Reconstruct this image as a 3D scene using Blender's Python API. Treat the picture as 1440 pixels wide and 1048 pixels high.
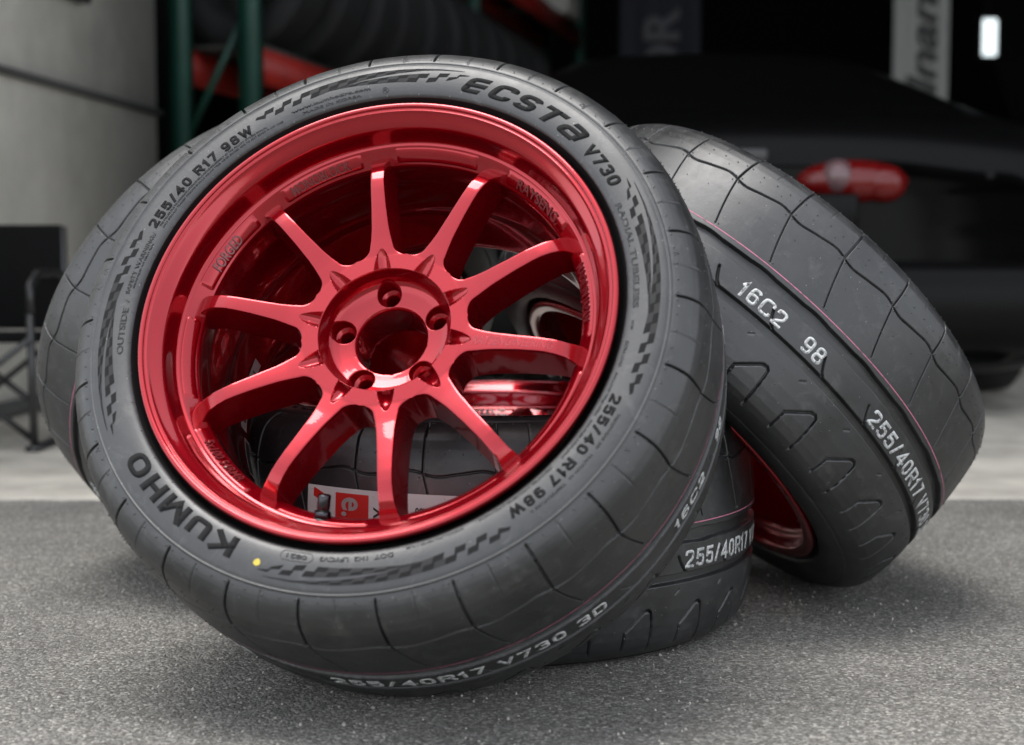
import bpy, math, random
import numpy as np
from mathutils import Matrix, Vector
random.seed(7); RNG = np.random.default_rng(7)
R = math.radians
for o in list(bpy.data.objects): bpy.data.objects.remove(o)
scene = bpy.context.scene
COL = scene.collection

# ------------------------------------------------------------------ camera
cam_d = bpy.data.cameras.new('camera'); cam = bpy.data.objects.new('camera', cam_d); COL.objects.link(cam)
cam.location = (0, 0, 0.43225); cam.rotation_euler = (R(90 - 4.4241), 0, 0)
cam_d.sensor_width = 36; cam_d.lens = 36 * 2142.12 / 1440; cam_d.clip_start = 0.05; cam_d.clip_end = 300
cam_d.dof.use_dof = True; cam_d.dof.focus_distance = 1.60; cam_d.dof.aperture_fstop = 4.2
scene.camera = cam
# ------------------------------------------------------------------ sky, sun, exposure (overcast)
SUN_EL, SUN_AZ = 79, 285          # azimuth measured clockwise from +Y: high, to the left
world = bpy.data.worlds.new('World'); scene.world = world; world.use_nodes = True
nt = world.node_tree; bg = nt.nodes['Background']
sky = nt.nodes.new('ShaderNodeTexSky'); sky.sky_type = 'NISHITA'; sky.sun_disc = False
sky.sun_elevation = R(SUN_EL); sky.sun_rotation = R(SUN_AZ); sky.air_density = 1.0; sky.dust_density = 1.5; sky.ozone_density = 1.0
hs = nt.nodes.new('ShaderNodeHueSaturation'); hs.inputs['Saturation'].default_value = 0.26
nt.links.new(sky.outputs[0], hs.inputs['Color']); nt.links.new(hs.outputs[0], bg.inputs['Color'])
bg.inputs['Strength'].default_value = 0.12
sun_d = bpy.data.lights.new('sun', 'SUN'); sun = bpy.data.objects.new('sun', sun_d); COL.objects.link(sun)
sun_d.energy = 0.9; sun_d.angle = R(36); sun_d.color = (1, 0.97, 0.93)
sd = Vector((math.sin(R(SUN_AZ)) * math.cos(R(SUN_EL)), math.cos(R(SUN_AZ)) * math.cos(R(SUN_EL)), math.sin(R(SUN_EL))))
sun.rotation_euler = sd.to_track_quat('Z', 'Y').to_euler(); sun.location = sd * 20
vs = scene.view_settings; vs.view_transform = 'Standard'; vs.look = 'None'; vs.gamma = 1; vs.use_curve_mapping = False
vs.exposure = 1.85

# ------------------------------------------------------------------ helpers
def mat(name, col, rough=0.5, metal=0.0, spec=0.5, coat=0.0, coat_rough=0.05, var=0.0, scale=30, bump=0.0, bump_scale=200, emit=None, coat_ior=1.5, rvar=0.0):
    m = bpy.data.materials.new(name); m.use_nodes = True; t = m.node_tree; b = t.nodes['Principled BSDF']
    c = (col, col, col, 1) if isinstance(col, (int, float)) else (*col, 1)
    b.inputs['Base Color'].default_value = c; b.inputs['Roughness'].default_value = rough; b.inputs['Metallic'].default_value = metal
    b.inputs['Specular IOR Level'].default_value = spec; b.inputs['Coat Weight'].default_value = coat; b.inputs['Coat Roughness'].default_value = coat_rough; b.inputs['Coat IOR'].default_value = coat_ior
    if emit: b.inputs['Emission Color'].default_value = (*emit[0], 1); b.inputs['Emission Strength'].default_value = emit[1]
    if var or bump or rvar:
        tc = t.nodes.new('ShaderNodeTexCoord')
    if var or rvar:
        n = t.nodes.new('ShaderNodeTexNoise'); n.inputs['Scale'].default_value = scale; n.inputs['Detail'].default_value = 6; n.inputs['Roughness'].default_value = 0.62
        t.links.new(tc.outputs['Object'], n.inputs['Vector'])
    if var:
        r = t.nodes.new('ShaderNodeValToRGB'); r.color_ramp.elements[0].position = 0.3; r.color_ramp.elements[1].position = 0.72
        r.color_ramp.elements[0].color = tuple(x * (1 - var) for x in c[:3]) + (1,); r.color_ramp.elements[1].color = tuple(min(1, x * (1 + var)) for x in c[:3]) + (1,)
        t.links.new(n.outputs['Fac'], r.inputs[0]); t.links.new(r.outputs[0], b.inputs['Base Color'])
    if rvar:
        mr = t.nodes.new('ShaderNodeMapRange'); mr.inputs['To Min'].default_value = rough - rvar; mr.inputs['To Max'].default_value = rough + rvar
        mr.inputs['From Min'].default_value = 0.3; mr.inputs['From Max'].default_value = 0.7
        t.links.new(n.outputs['Fac'], mr.inputs['Value']); t.links.new(mr.outputs[0], b.inputs['Roughness'])
    if bump:
        n2 = t.nodes.new('ShaderNodeTexNoise'); n2.inputs['Scale'].default_value = bump_scale; n2.inputs['Detail'].default_value = 4
        t.links.new(tc.outputs['Object'], n2.inputs['Vector'])
        bp = t.nodes.new('ShaderNodeBump'); bp.inputs['Strength'].default_value = bump; bp.inputs['Distance'].default_value = 0.001
        t.links.new(n2.outputs['Fac'], bp.inputs['Height']); t.links.new(bp.outputs[0], b.inputs['Normal'])
    return m

def mesh_np(name, V, F, material=None, smooth=True):
    """V (n,3) array, F list of index arrays (k, 3 or 4)."""
    V = np.asarray(V, np.float32)
    if not isinstance(F, list): F = [F]
    F = [np.asarray(f, np.int32) for f in F if len(f)]
    me = bpy.data.meshes.new(name); me.vertices.add(len(V)); me.vertices.foreach_set('co', V.ravel())
    loops = np.concatenate([f.ravel() for f in F]); tot = np.concatenate([np.full(len(f), f.shape[1], np.int32) for f in F])
    me.loops.add(len(loops)); me.loops.foreach_set('vertex_index', loops)
    me.polygons.add(len(tot)); st = np.concatenate([[0], np.cumsum(tot)[:-1]]).astype(np.int32)
    me.polygons.foreach_set('loop_start', st); me.polygons.foreach_set('loop_total', tot)
    if smooth: me.polygons.foreach_set('use_smooth', np.ones(len(tot), bool))
    me.update(calc_edges=True); me.validate()
    if material: me.materials.append(material)
    return me

def obj(name, me, parent=None, label=None, cat=None, group=None, kind=None):
    o = bpy.data.objects.new(name, me); COL.objects.link(o)
    if parent: o.parent = parent
    if label: o['label'] = label
    if cat: o['category'] = cat
    if group: o['group'] = group
    if kind: o['kind'] = kind
    return o

def empty(name, mw, label, cat, group=None):
    o = bpy.data.objects.new(name, None); COL.objects.link(o); o.matrix_world = mw; o.empty_display_size = 0.05
    o['label'] = label; o['category'] = cat
    if group: o['group'] = group
    return o

def grid_faces(nu, nv, wrap_u=False, off=0):
    iu = np.arange(nu if wrap_u else nu - 1); iv = np.arange(nv - 1)
    a, b = np.meshgrid(iu, iv, indexing='ij'); a2 = (a + 1) % nu
    return np.stack([a * nv + b, a2 * nv + b, a2 * nv + b + 1, a * nv + b + 1], -1).reshape(-1, 4) + off

def lathe(prof, seg, t0=0, t1=2 * math.pi):
    """prof (r,s) list, revolve about z."""
    p = np.array(prof, float); full = abs(t1 - t0 - 2 * math.pi) < 1e-6
    t = np.linspace(t0, t1, seg + (0 if full else 1), endpoint=not full)
    V = np.stack([np.cos(t)[:, None] * p[None, :, 0], np.sin(t)[:, None] * p[None, :, 0], np.broadcast_to(p[None, :, 1], (len(t), len(p)))], -1).reshape(-1, 3)
    return V, grid_faces(len(t), len(p), full)

class MB:
    """collects simple pieces into one mesh"""
    def __init__(s): s.v = []; s.q = []; s.t = []; s.n = 0
    def add(s, V, F):
        V = np.asarray(V, float)
        for f in (F if isinstance(F, list) else [F]):
            f = np.asarray(f, int)
            if not len(f): continue
            (s.q if f.shape[1] == 4 else s.t).append(f + s.n)
        s.v.append(V); s.n += len(V); return s
    def box(s, lo, hi, M=None):
        x0, y0, z0 = lo; x1, y1, z1 = hi
        V = np.array([(x0, y0, z0), (x1, y0, z0), (x1, y1, z0), (x0, y1, z0), (x0, y0, z1), (x1, y0, z1), (x1, y1, z1), (x0, y1, z1)], float)
        if M is not None: V = np.array([M @ Vector(v) for v in V])
        return s.add(V, np.array([(0, 3, 2, 1), (4, 5, 6, 7), (0, 1, 5, 4), (1, 2, 6, 5), (2, 3, 7, 6), (3, 0, 4, 7)]))
    def tube(s, pts, r, n=10, caps=True):
        P = [Vector(p) for p in pts]; rr = r if isinstance(r, (list, tuple)) else [r] * len(P); V = []
        for i, p in enumerate(P):
            d = (P[min(i + 1, len(P) - 1)] - P[max(i - 1, 0)]).normalized()
            a = d.cross(Vector((0, 0, 1))) if abs(d.z) < 0.95 else d.cross(Vector((1, 0, 0)))
            a.normalize(); b = d.cross(a)
            for k in range(n): V.append(p + (a * math.cos(2 * math.pi * k / n) + b * math.sin(2 * math.pi * k / n)) * rr[i])
        m = len(P); F = [(i * n + k, i * n + (k + 1) % n, (i + 1) * n + (k + 1) % n, (i + 1) * n + k) for i in range(m - 1) for k in range(n)]
        Tr = []
        if caps:
            V += [P[0], P[-1]]
            Tr = [(m * n, (k + 1) % n, k) for k in range(n)] + [(m * n + 1, (m - 1) * n + k, (m - 1) * n + (k + 1) % n) for k in range(n)]
        return s.add(np.array([tuple(v) for v in V]), [np.array(F), np.array(Tr).reshape(-1, 3)])
    def mesh(s, name, material, smooth=False):
        F = []
        if s.q: F.append(np.concatenate(s.q))
        if s.t: F.append(np.concatenate(s.t))
        return mesh_np(name, np.concatenate(s.v), F, material, smooth)

def bevel(o, w=0.004, seg=2):
    m = o.modifiers.new('bevel', 'BEVEL'); m.width = w; m.segments = seg; m.limit_method = 'ANGLE'

# ------------------------------------------------------------------ text -> flat mesh
_pending = []
def text_mesh(body, weight=0.0, outline=False, extrude=0.05, shear=0.0):
    c = bpy.data.curves.new('lettering', 'FONT'); c.body = body; c.size = 1; c.resolution_u = 4; c.offset = weight; c.shear = shear
    if outline: c.fill_mode = 'NONE'; c.bevel_depth = 0.045; c.bevel_resolution = 0
    else: c.extrude = extrude
    o = bpy.data.objects.new('lettering_tmp', c); COL.objects.link(o); return o
def flush_texts(objs):
    dg = bpy.context.evaluated_depsgraph_get(); dg.update(); out = []
    for o in objs:
        e = o.evaluated_get(dg); me = e.to_mesh()
        V = np.zeros(len(me.vertices) * 3, np.float32); me.vertices.foreach_get('co', V); V = V.reshape(-1, 3).astype(float)
        F = {}
        for p in me.polygons: F.setdefault(len(p.vertices), []).append(tuple(p.vertices))
        e.to_mesh_clear(); out.append((V, [np.array(f) for f in F.values()]))
    for o in objs:
        c = o.data; bpy.data.objects.remove(o); bpy.data.curves.remove(c)
    return out


# ------------------------------------------------------------------ heavy block lettering built from strokes
def _smooth(p, n=3, closed=False):
    p = [np.array(q, float) for q in p]
    for _ in range(n):
        q = [] if closed else [p[0]]
        for a, c in zip(p, p[1:] + ([p[0]] if closed else [])): q += [.75 * a + .25 * c, .25 * a + .75 * c]
        if not closed: q.append(p[-1])
        p = q
    return p
def _ell(cx, cy, rx, ry, n=40, e=2.7):
    return [(cx + rx * np.sign(math.cos(a)) * abs(math.cos(a)) ** (2 / e), cy + ry * np.sign(math.sin(a)) * abs(math.sin(a)) ** (2 / e)) for a in np.linspace(0, 2 * math.pi, n, endpoint=False)]
_six = [(.95, .86), (.8, 1), (.2, 1), (0, .85), (0, .15), (.2, 0), (.8, 0), (1, .12), (1, .46), (.8, .58), (.2, .58), (0, .46)]
GLY = {
 'O': (.86, [('c', _ell(.5, .5, .5, .5))]), '0': (.66, [('c', _ell(.5, .5, .5, .5))]), '8': (.66, [('c', _ell(.5, .76, .44, .24)), ('c', _ell(.5, .26, .5, .26))]),
 '6': (.66, [('s', _six)]), '9': (.66, [('s', [(1 - x, 1 - y) for x, y in _six])]),
 'C': (.78, [('s', [(1, .74), (1, .92), (.8, 1), (.2, 1), (0, .85), (0, .15), (.2, 0), (.8, 0), (1, .08), (1, .26)])]),
 'S': (.74, [('s', [(1, .82), (.85, 1), (.15, 1), (0, .9), (0, .62), (.2, .52), (.8, .48), (1, .38), (1, .1), (.85, 0), (.15, 0), (0, .18)])]),
 '2': (.66, [('s', [(0, .76), (0, .95), (.2, 1), (.8, 1), (1, .9), (1, .6), (.8, .44), (.2, .2), (.0, .0)]), ('l', [(-.02, 0), (1, 0)])]),
 '3': (.66, [('s', [(0, .8), (.1, 1), (.85, 1), (1, .92), (1, .6), (.85, .53), (.4, .53)]), ('s', [(.4, .53), (.85, .53), (1, .46), (1, .08), (.85, 0), (.1, 0), (0, .2)])]),
 '5': (.66, [('l', [(.95, 1), (.12, 1), (.06, .5)]), ('s', [(.06, .5), (.25, .62), (.85, .62), (1, .5), (1, .1), (.85, 0), (.1, 0), (0, .2)])]),
 '1': (.40, [('l', [(-.1, .76), (.6, 1), (.6, 0)])]), '4': (.70, [('l', [(.76, 0), (.76, 1), (0, .27), (1.06, .27)])]), '7': (.64, [('l', [(0, 1), (1, 1), (.38, 0)])]),
 '/': (.50, [('l', [(0, 0), (1, 1)])]), 'K': (.84, [('l', [(0, 0), (0, 1)]), ('l', [(1, 1), (.05, .42)]), ('l', [(.34, .58), (1, 0)])]),
 'U': (.80, [('s', [(0, 1), (0, .4), (0, .08), (.2, 0), (.8, 0), (1, .08), (1, .4), (1, 1)])]), 'M': (1.0, [('l', [(0, 0), (0, 1)]), ('l', [(.02, 1), (.5, .06), (.98, 1)]), ('l', [(1, 1), (1, 0)])]),
 'H': (.80, [('l', [(0, 0), (0, 1)]), ('l', [(1, 0), (1, 1)]), ('l', [(0, .5), (1, .5)])]), 'E': (.78, [('s', [(1, 1), (.3, 1), (0, .95), (0, .5), (0, .05), (.3, 0), (1, 0)]), ('l', [(.05, .5), (.9, .5)])]),
 'T': (.76, [('l', [(-.05, 1), (1.05, 1)]), ('l', [(.5, 1), (.5, 0)])]), 'V': (.74, [('l', [(0, 1), (.5, 0), (1, 1)])]), 'W': (1.05, [('l', [(0, 1), (.25, 0), (.5, .9), (.75, 0), (1, 1)])]),
 'R': (.74, [('l', [(0, 0), (0, 1)]), ('s', [(0, 1), (.8, 1), (1, .92), (1, .55), (.8, .46), (0, .46)]), ('l', [(.5, .46), (1, 0)])]), 'D': (.74, [('l', [(0, 0), (0, 1)]), ('s', [(0, 1), (.75, 1), (1, .85), (1, .15), (.75, 0), (0, 0)])]),
 'a': (.84, [('s', [(.1, 1), (.8, 1), (1, .9), (1, .4), (1, 0)]), ('s', [(1, 0), (.2, 0), (0, .06), (0, .48), (.2, .56), (1, .56)])]),
}
def block_text(body, th=.2, gap=.16, shear=0.0, wide=1.0):
    """flat lettering in a unit-high strip: vertices (x, y, z 0..1), faces; every stroke is a ribbon with skirts"""
    V = []; F = []; x0 = 0.0; lay = 0
    for ch_ in body:
        if ch_ == ' ': x0 += .42 * wide; continue
        w, strokes = GLY[ch_]; w *= wide; h = th / 2; ix = w - th; iy = 1 - th
        for kind, pts in strokes:
            closed = kind == 'c'; P = _smooth(pts, 2) if kind == 's' else [np.array(q, float) for q in pts]
            P = [np.array((x0 + h + q[0] * ix, h + q[1] * iy)) for q in P]
            if not closed and kind == 'l':                       # square ends reach the box
                if abs(P[0][0] - P[1][0]) < 1e-6 or len(pts) > 1:
                    d0 = P[0] - P[1]; d0 /= np.linalg.norm(d0); d1 = P[-1] - P[-2]; d1 /= np.linalg.norm(d1); P[0] = P[0] + d0 * h * .95; P[-1] = P[-1] + d1 * h * .95
            Q = []
            for a, c in zip(P, P[1:] + ([P[0]] if closed else [])):
                m_ = max(1, int(np.linalg.norm(c - a) / .12)); Q += [a + (c - a) * i / m_ for i in range(m_)]
            if not closed: Q.append(P[-1])
            n = len(Q); b0 = len(V); lay += 1; z = 1 + .02 * (lay % 5)
            for i in range(n):
                pa = Q[(i - 1) % n] if closed or i > 0 else None; pc = Q[(i + 1) % n] if closed or i < n - 1 else None
                ds = []
                if pa is not None: d = Q[i] - pa; ds.append(d / max(np.linalg.norm(d), 1e-9))
                if pc is not None: d = pc - Q[i]; ds.append(d / max(np.linalg.norm(d), 1e-9))
                nn = [np.array((-d[1], d[0])) for d in ds]; m_ = sum(nn); m_ /= max(np.linalg.norm(m_), 1e-9); k_ = min(h / max(.35, float(m_ @ nn[0])), h * 2.2)
                for sgn, zz in ((1, 0), (1, z), (-1, z), (-1, 0)): q = Q[i] + sgn * m_ * k_; V.append((q[0] + shear * q[1], q[1], zz))
            for i in range(n if closed else n - 1):
                j = (i + 1) % n
                for e in range(3): F.append((b0 + i * 4 + e, b0 + i * 4 + e + 1, b0 + j * 4 + e + 1, b0 + j * 4 + e))
        x0 += w + gap
    return np.array(V), [np.array(F)]

# ------------------------------------------------------------------ materials
def red_paint():
    m = bpy.data.materials.new('candy_red_paint'); m.use_nodes = True; t = m.node_tree; b = t.nodes['Principled BSDF']
    b.inputs['Base Color'].default_value = (0.33, 0.0014, 0.0085, 1); b.inputs['Metallic'].default_value = 0.75; b.inputs['Roughness'].default_value = 0.24; b.inputs['Specular IOR Level'].default_value = 0.15
    b.inputs['Coat Weight'].default_value = 1; b.inputs['Coat Roughness'].default_value = 0.035; b.inputs['Coat IOR'].default_value = 1.5
    tc = t.nodes.new('ShaderNodeTexCoord'); n = t.nodes.new('ShaderNodeTexNoise'); n.inputs['Scale'].default_value = 260; n.inputs['Detail'].default_value = 2
    bp = t.nodes.new('ShaderNodeBump'); bp.inputs['Strength'].default_value = 0.035; bp.inputs['Distance'].default_value = 0.001
    t.links.new(tc.outputs['Object'], n.inputs['Vector']); t.links.new(n.outputs['Fac'], bp.inputs['Height']); t.links.new(bp.outputs[0], b.inputs['Coat Normal'])
    return m
RED = red_paint()
def rubber_mat():
    m = bpy.data.materials.new('tyre_rubber'); m.use_nodes = True; t = m.node_tree; b = t.nodes['Principled BSDF']; L = t.links
    tc = t.nodes.new('ShaderNodeTexCoord')
    n1 = t.nodes.new('ShaderNodeTexNoise'); n1.inputs['Scale'].default_value = 14; n1.inputs['Detail'].default_value = 8; n1.inputs['Roughness'].default_value = 0.7
    n2 = t.nodes.new('ShaderNodeTexNoise'); n2.inputs['Scale'].default_value = 420; n2.inputs['Detail'].default_value = 3
    n3 = t.nodes.new('ShaderNodeTexVoronoi'); n3.inputs['Scale'].default_value = 95; n3.inputs['Randomness'].default_value = 1
    for n in (n1, n2, n3): L.new(tc.outputs['Object'], n.inputs['Vector'])
    r = t.nodes.new('ShaderNodeValToRGB'); e = r.color_ramp.elements
    e[0].position = 0.32; e[0].color = (0.009, 0.0094, 0.0098, 1); e[1].position = 0.75; e[1].color = (0.030, 0.0305, 0.031, 1)
    L.new(n1.outputs['Fac'], r.inputs[0])
    d = t.nodes.new('ShaderNodeValToRGB'); d.color_ramp.elements[0].position = 0.02; d.color_ramp.elements[0].color = (1, 1, 1, 1); d.color_ramp.elements[1].position = 0.07; d.color_ramp.elements[1].color = (0, 0, 0, 1)
    L.new(n3.outputs['Distance'], d.inputs[0])
    mx = t.nodes.new('ShaderNodeMixRGB'); mx.inputs['Color2'].default_value = (0.22, 0.215, 0.2, 1); L.new(d.outputs[0], mx.inputs['Fac']); L.new(r.outputs[0], mx.inputs['Color1'])
    n4 = t.nodes.new('ShaderNodeTexNoise'); n4.inputs['Scale'].default_value = 38; n4.inputs['Detail'].default_value = 9; n4.inputs['Roughness'].default_value = 0.78; n4.inputs['Distortion'].default_value = 0.9
    L.new(tc.outputs['Object'], n4.inputs['Vector'])
    d4 = t.nodes.new('ShaderNodeValToRGB'); d4.color_ramp.elements[0].position = 0.53; d4.color_ramp.elements[0].color = (0, 0, 0, 1); d4.color_ramp.elements[1].position = 0.80; d4.color_ramp.elements[1].color = (0.5, 0.5, 0.5, 1)
    L.new(n4.outputs['Fac'], d4.inputs[0])
    mx4 = t.nodes.new('ShaderNodeMixRGB'); mx4.inputs['Color2'].default_value = (0.12, 0.118, 0.112, 1); L.new(d4.outputs[0], mx4.inputs['Fac']); L.new(mx.outputs[0], mx4.inputs['Color1'])
    L.new(mx4.outputs[0], b.inputs['Base Color'])
    mr = t.nodes.new('ShaderNodeMapRange'); mr.inputs['From Min'].default_value = 0.3; mr.inputs['From Max'].default_value = 0.7; mr.inputs['To Min'].default_value = 0.34; mr.inputs['To Max'].default_value = 0.52
    L.new(n1.outputs['Fac'], mr.inputs['Value']); L.new(mr.outputs[0], b.inputs['Roughness'])
    b.inputs['Specular IOR Level'].default_value = 0.75
    bp = t.nodes.new('ShaderNodeBump'); bp.inputs['Strength'].default_value = 0.16; bp.inputs['Distance'].default_value = 0.0006
    L.new(n2.outputs['Fac'], bp.inputs['Height']); L.new(bp.outputs[0], b.inputs['Normal'])
    return m
RUB = rubber_mat()
RUBDARK = mat('matte_black_lettering', 0.012, rough=0.85, spec=0.2, bump=0.3, bump_scale=900)
RUBMID = mat('dark_checker_rubber', 0.024, rough=0.75, spec=0.3, bump=0.3, bump_scale=900)
RUBGAP = mat('black_bead_rubber', 0.008, rough=0.5, spec=0.4)
def ink(name, col, lo, hi, scale):
    m = mat(name, col, rough=.7); tt_ = m.node_tree; bb = tt_.nodes['Principled BSDF']
    tc = tt_.nodes.new('ShaderNodeTexCoord'); n = tt_.nodes.new('ShaderNodeTexNoise'); n.inputs['Scale'].default_value = scale; n.inputs['Detail'].default_value = 6; n.inputs['Roughness'].default_value = .7
    r = tt_.nodes.new('ShaderNodeValToRGB'); r.color_ramp.elements[0].position = lo; r.color_ramp.elements[0].color = (.05, .05, .05, 1); r.color_ramp.elements[1].position = hi; r.color_ramp.elements[1].color = (*col, 1)
    tt_.links.new(tc.outputs['Object'], n.inputs['Vector']); tt_.links.new(n.outputs['Fac'], r.inputs[0]); tt_.links.new(r.outputs[0], bb.inputs['Base Color']); return m
WHITEINK = ink('white_tread_ink', (.56, .57, .56), .33, .52, 210)
PINKINK = ink('pink_tread_ink', (.55, .17, .26), .30, .50, 120)
YELLOWINK = mat('yellow_paint_dot', (0.55, 0.42, 0.05), rough=0.6, var=0.2, scale=300)
CHROME = mat('black_chrome', (0.05, 0.05, 0.055), rough=0.18, metal=1.0)
BLACKM = mat('black_plastic', 0.015, rough=0.35)

# ------------------------------------------------------------------ ground and garage (the setting)
def asphalt():
    m = bpy.data.materials.new('asphalt'); m.use_nodes = True; t = m.node_tree; b = t.nodes['Principled BSDF']; L = t.links
    tc = t.nodes.new('ShaderNodeTexCoord')
    v = t.nodes.new('ShaderNodeTexVoronoi'); v.inputs['Scale'].default_value = 330
    n1 = t.nodes.new('ShaderNodeTexNoise'); n1.inputs['Scale'].default_value = 380; n1.inputs['Detail'].default_value = 4; n1.inputs['Roughness'].default_value = 0.7
    n2 = t.nodes.new('ShaderNodeTexNoise'); n2.inputs['Scale'].default_value = 3.2; n2.inputs['Detail'].default_value = 6; n2.inputs['Roughness'].default_value = 0.6
    for n in (v, n1, n2): L.new(tc.outputs['Object'], n.inputs['Vector'])
    sep = t.nodes.new('ShaderNodeSeparateColor'); L.new(v.outputs['Color'], sep.inputs[0])
    r = t.nodes.new('ShaderNodeValToRGB'); e = r.color_ramp.elements; r.color_ramp.interpolation = 'LINEAR'
    e[0].position = 0.0; e[0].color = (0.115, 0.108, 0.096, 1); e[1].position = 1; e[1].color = (0.52, 0.50, 0.45, 1)
    for p, c in ((0.45, 0.195), (0.75, 0.27), (0.92, 0.36)):
        x = r.color_ramp.elements.new(p); x.color = (c, c * 0.965, c * 0.89, 1)
    L.new(sep.outputs[0], r.inputs[0])
    mul = t.nodes.new('ShaderNodeMixRGB'); mul.blend_type = 'MULTIPLY'; mul.inputs['Fac'].default_value = 1
    r2 = t.nodes.new('ShaderNodeValToRGB'); r2.color_ramp.elements[0].position = 0.3; r2.color_ramp.elements[0].color = (0.68, 0.68, 0.68, 1); r2.color_ramp.elements[1].position = 0.7; r2.color_ramp.elements[1].color = (1.15, 1.15, 1.13, 1)
    L.new(n2.outputs['Fac'], r2.inputs[0]); L.new(r.outputs[0], mul.inputs['Color1']); L.new(r2.outputs[0], mul.inputs['Color2'])
    mul2 = t.nodes.new('ShaderNodeMixRGB'); mul2.blend_type = 'MULTIPLY'; mul2.inputs['Fac'].default_value = 1
    r3 = t.nodes.new('ShaderNodeValToRGB'); r3.color_ramp.elements[0].position = 0.3; r3.color_ramp.elements[0].color = (0.55, 0.55, 0.55, 1); r3.color_ramp.elements[1].position = 0.7; r3.color_ramp.elements[1].color = (1.3, 1.3, 1.3, 1)
    L.new(n1.outputs['Fac'], r3.inputs[0]); L.new(mul.outputs[0], mul2.inputs['Color1']); L.new(r3.outputs[0], mul2.inputs['Color2'])
    L.new(mul2.outputs[0], b.inputs['Base Color']); b.inputs['Roughness'].default_value = 0.85; b.inputs['Specular IOR Level'].default_value = 0.35
    add = t.nodes.new('ShaderNodeMath'); add.operation = 'SUBTRACT'; L.new(n1.outputs['Fac'], add.inputs[0]); L.new(v.outputs['Distance'], add.inputs[1])
    bp = t.nodes.new('ShaderNodeBump'); bp.inputs['Strength'].default_value = 0.9; bp.inputs['Distance'].default_value = 0.0022
    L.new(add.outputs[0], bp.inputs['Height']); L.new(bp.outputs[0], b.inputs['Normal'])
    return m
ground = obj('ground', mesh_np('ground', [(-60, -60, 0), (60, -60, 0), (60, 60, 0), (-60, 60, 0)], np.array([(0, 1, 2, 3)]), asphalt()), kind='structure')
CONC = mat('concrete', (0.40, 0.375, 0.325), rough=0.75, var=0.3, scale=6, bump=0.4, bump_scale=60)
xs = np.linspace(-6, 6, 1201); jit = np.convolve(RNG.normal(0, .010, 1201), np.ones(5) / 5, 'same') + .004 * np.sin(xs * 9)
rows_ = np.stack([np.stack([xs, 2.664 + jit * .8, np.full(1201, -.02)], 1), np.stack([xs, 2.668 + jit, np.full(1201, .003)], 1), np.stack([xs, 2.676 + jit * .8, np.full(1201, .006)], 1), np.stack([xs, np.full(1201, 14.2), np.full(1201, .006)], 1)], 1)
fl = obj('garage_floor', mesh_np('garage_floor', rows_.reshape(-1, 3), grid_faces(1201, 4), CONC), kind='structure')
WALLW = mat('off_white_painted_wall', (0.84, 0.82, 0.76), rough=0.8, var=0.16, scale=4, bump=0.2, bump_scale=40)
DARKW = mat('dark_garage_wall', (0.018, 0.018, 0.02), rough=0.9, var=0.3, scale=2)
def shell(name, lo, hi, m):
    b = MB(); b.box(lo, hi); return obj(name, b.mesh(name, m), kind='structure')
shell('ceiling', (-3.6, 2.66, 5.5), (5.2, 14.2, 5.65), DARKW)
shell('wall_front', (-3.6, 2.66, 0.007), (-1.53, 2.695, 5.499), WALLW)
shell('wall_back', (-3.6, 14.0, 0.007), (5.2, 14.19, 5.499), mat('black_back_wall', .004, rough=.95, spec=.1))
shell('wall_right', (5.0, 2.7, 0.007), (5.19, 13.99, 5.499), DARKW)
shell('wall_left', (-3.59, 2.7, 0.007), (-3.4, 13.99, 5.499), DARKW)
PA = math.atan2(0.103, 0.995)
MP = Matrix.Translation((-1.38, 3.4, 0)) @ Matrix.Rotation(-PA, 4, 'Z')        # local +y runs along the partition into the garage
b = MB(); b.box((-0.14, -0.72, 0.007), (0, 1.787, 5.495), MP)
pw = obj('partition_wall', b.mesh('partition_wall', WALLW), label='off-white painted partition wall behind the black folding chair', cat='wall')
PIPE = mat('grey_conduit', (0.09, 0.09, 0.085), rough=0.5)
def bpart(name, parent, material, *boxes, M=None, bev=None):
    b = MB()
    for lo, hi in boxes: b.box(lo, hi, M)
    o = obj(name, b.mesh(name, material), parent)
    if bev: bevel(o, bev)
    return o
cond = MB(); cond.tube([MP @ Vector((0.016, y, 0.905)) for y in (-0.7, 0.2, 0.9, 1.78)], 0.012, 10)
obj('conduit', cond.mesh('conduit', PIPE, True), pw)
bpart('wall_box', pw, BLACKM, ((0.001, 0.82, 1.16), (0.04, 1.12, 1.30)), M=MP, bev=0.004)
bpart('skirting', pw, PIPE, ((0.001, -0.7, 0.008), (0.012, 1.78, 0.05)), M=MP)

# ------------------------------------------------------------------ wheel template in local axes: x,y in the wheel plane, z out through the spoked face
NP = 26; PITCH = 2 * math.pi / NP
SIDE = [(.2300, .1085), (.2348, .1115), (.2378, .1160), (.2402, .1235), (.2414, .1272), (.2440, .1290), (.2480, .1301), (.2540, .1310), (.2620, .1315), (.2700, .1313), (.2760, .1304), (.2792, .1294), (.2803, .1286), (.2809, .1296), (.2817, .1295), (.2823, .1278), (.2850, .1272), (.2890, .1257), (.2930, .1236), (.2968, .1209), (.3003, .1178)]
TREADP = np.array([(.3003, .1178), (.3050, .1120), (.3088, .1030), (.3118, .0920), (.3141, .0780), (.3158, .0600), (.3170, .0380), (.3177, .0180), (.3180, 0.0)])
SIDE_A = np.array(SIDE)
def r_tread(s):
    a = np.abs(s); return np.interp(a, TREADP[::-1, 1], TREADP[::-1, 0])
def s_side(r): return np.interp(r, SIDE_A[:, 0], SIDE_A[:, 1])

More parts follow.
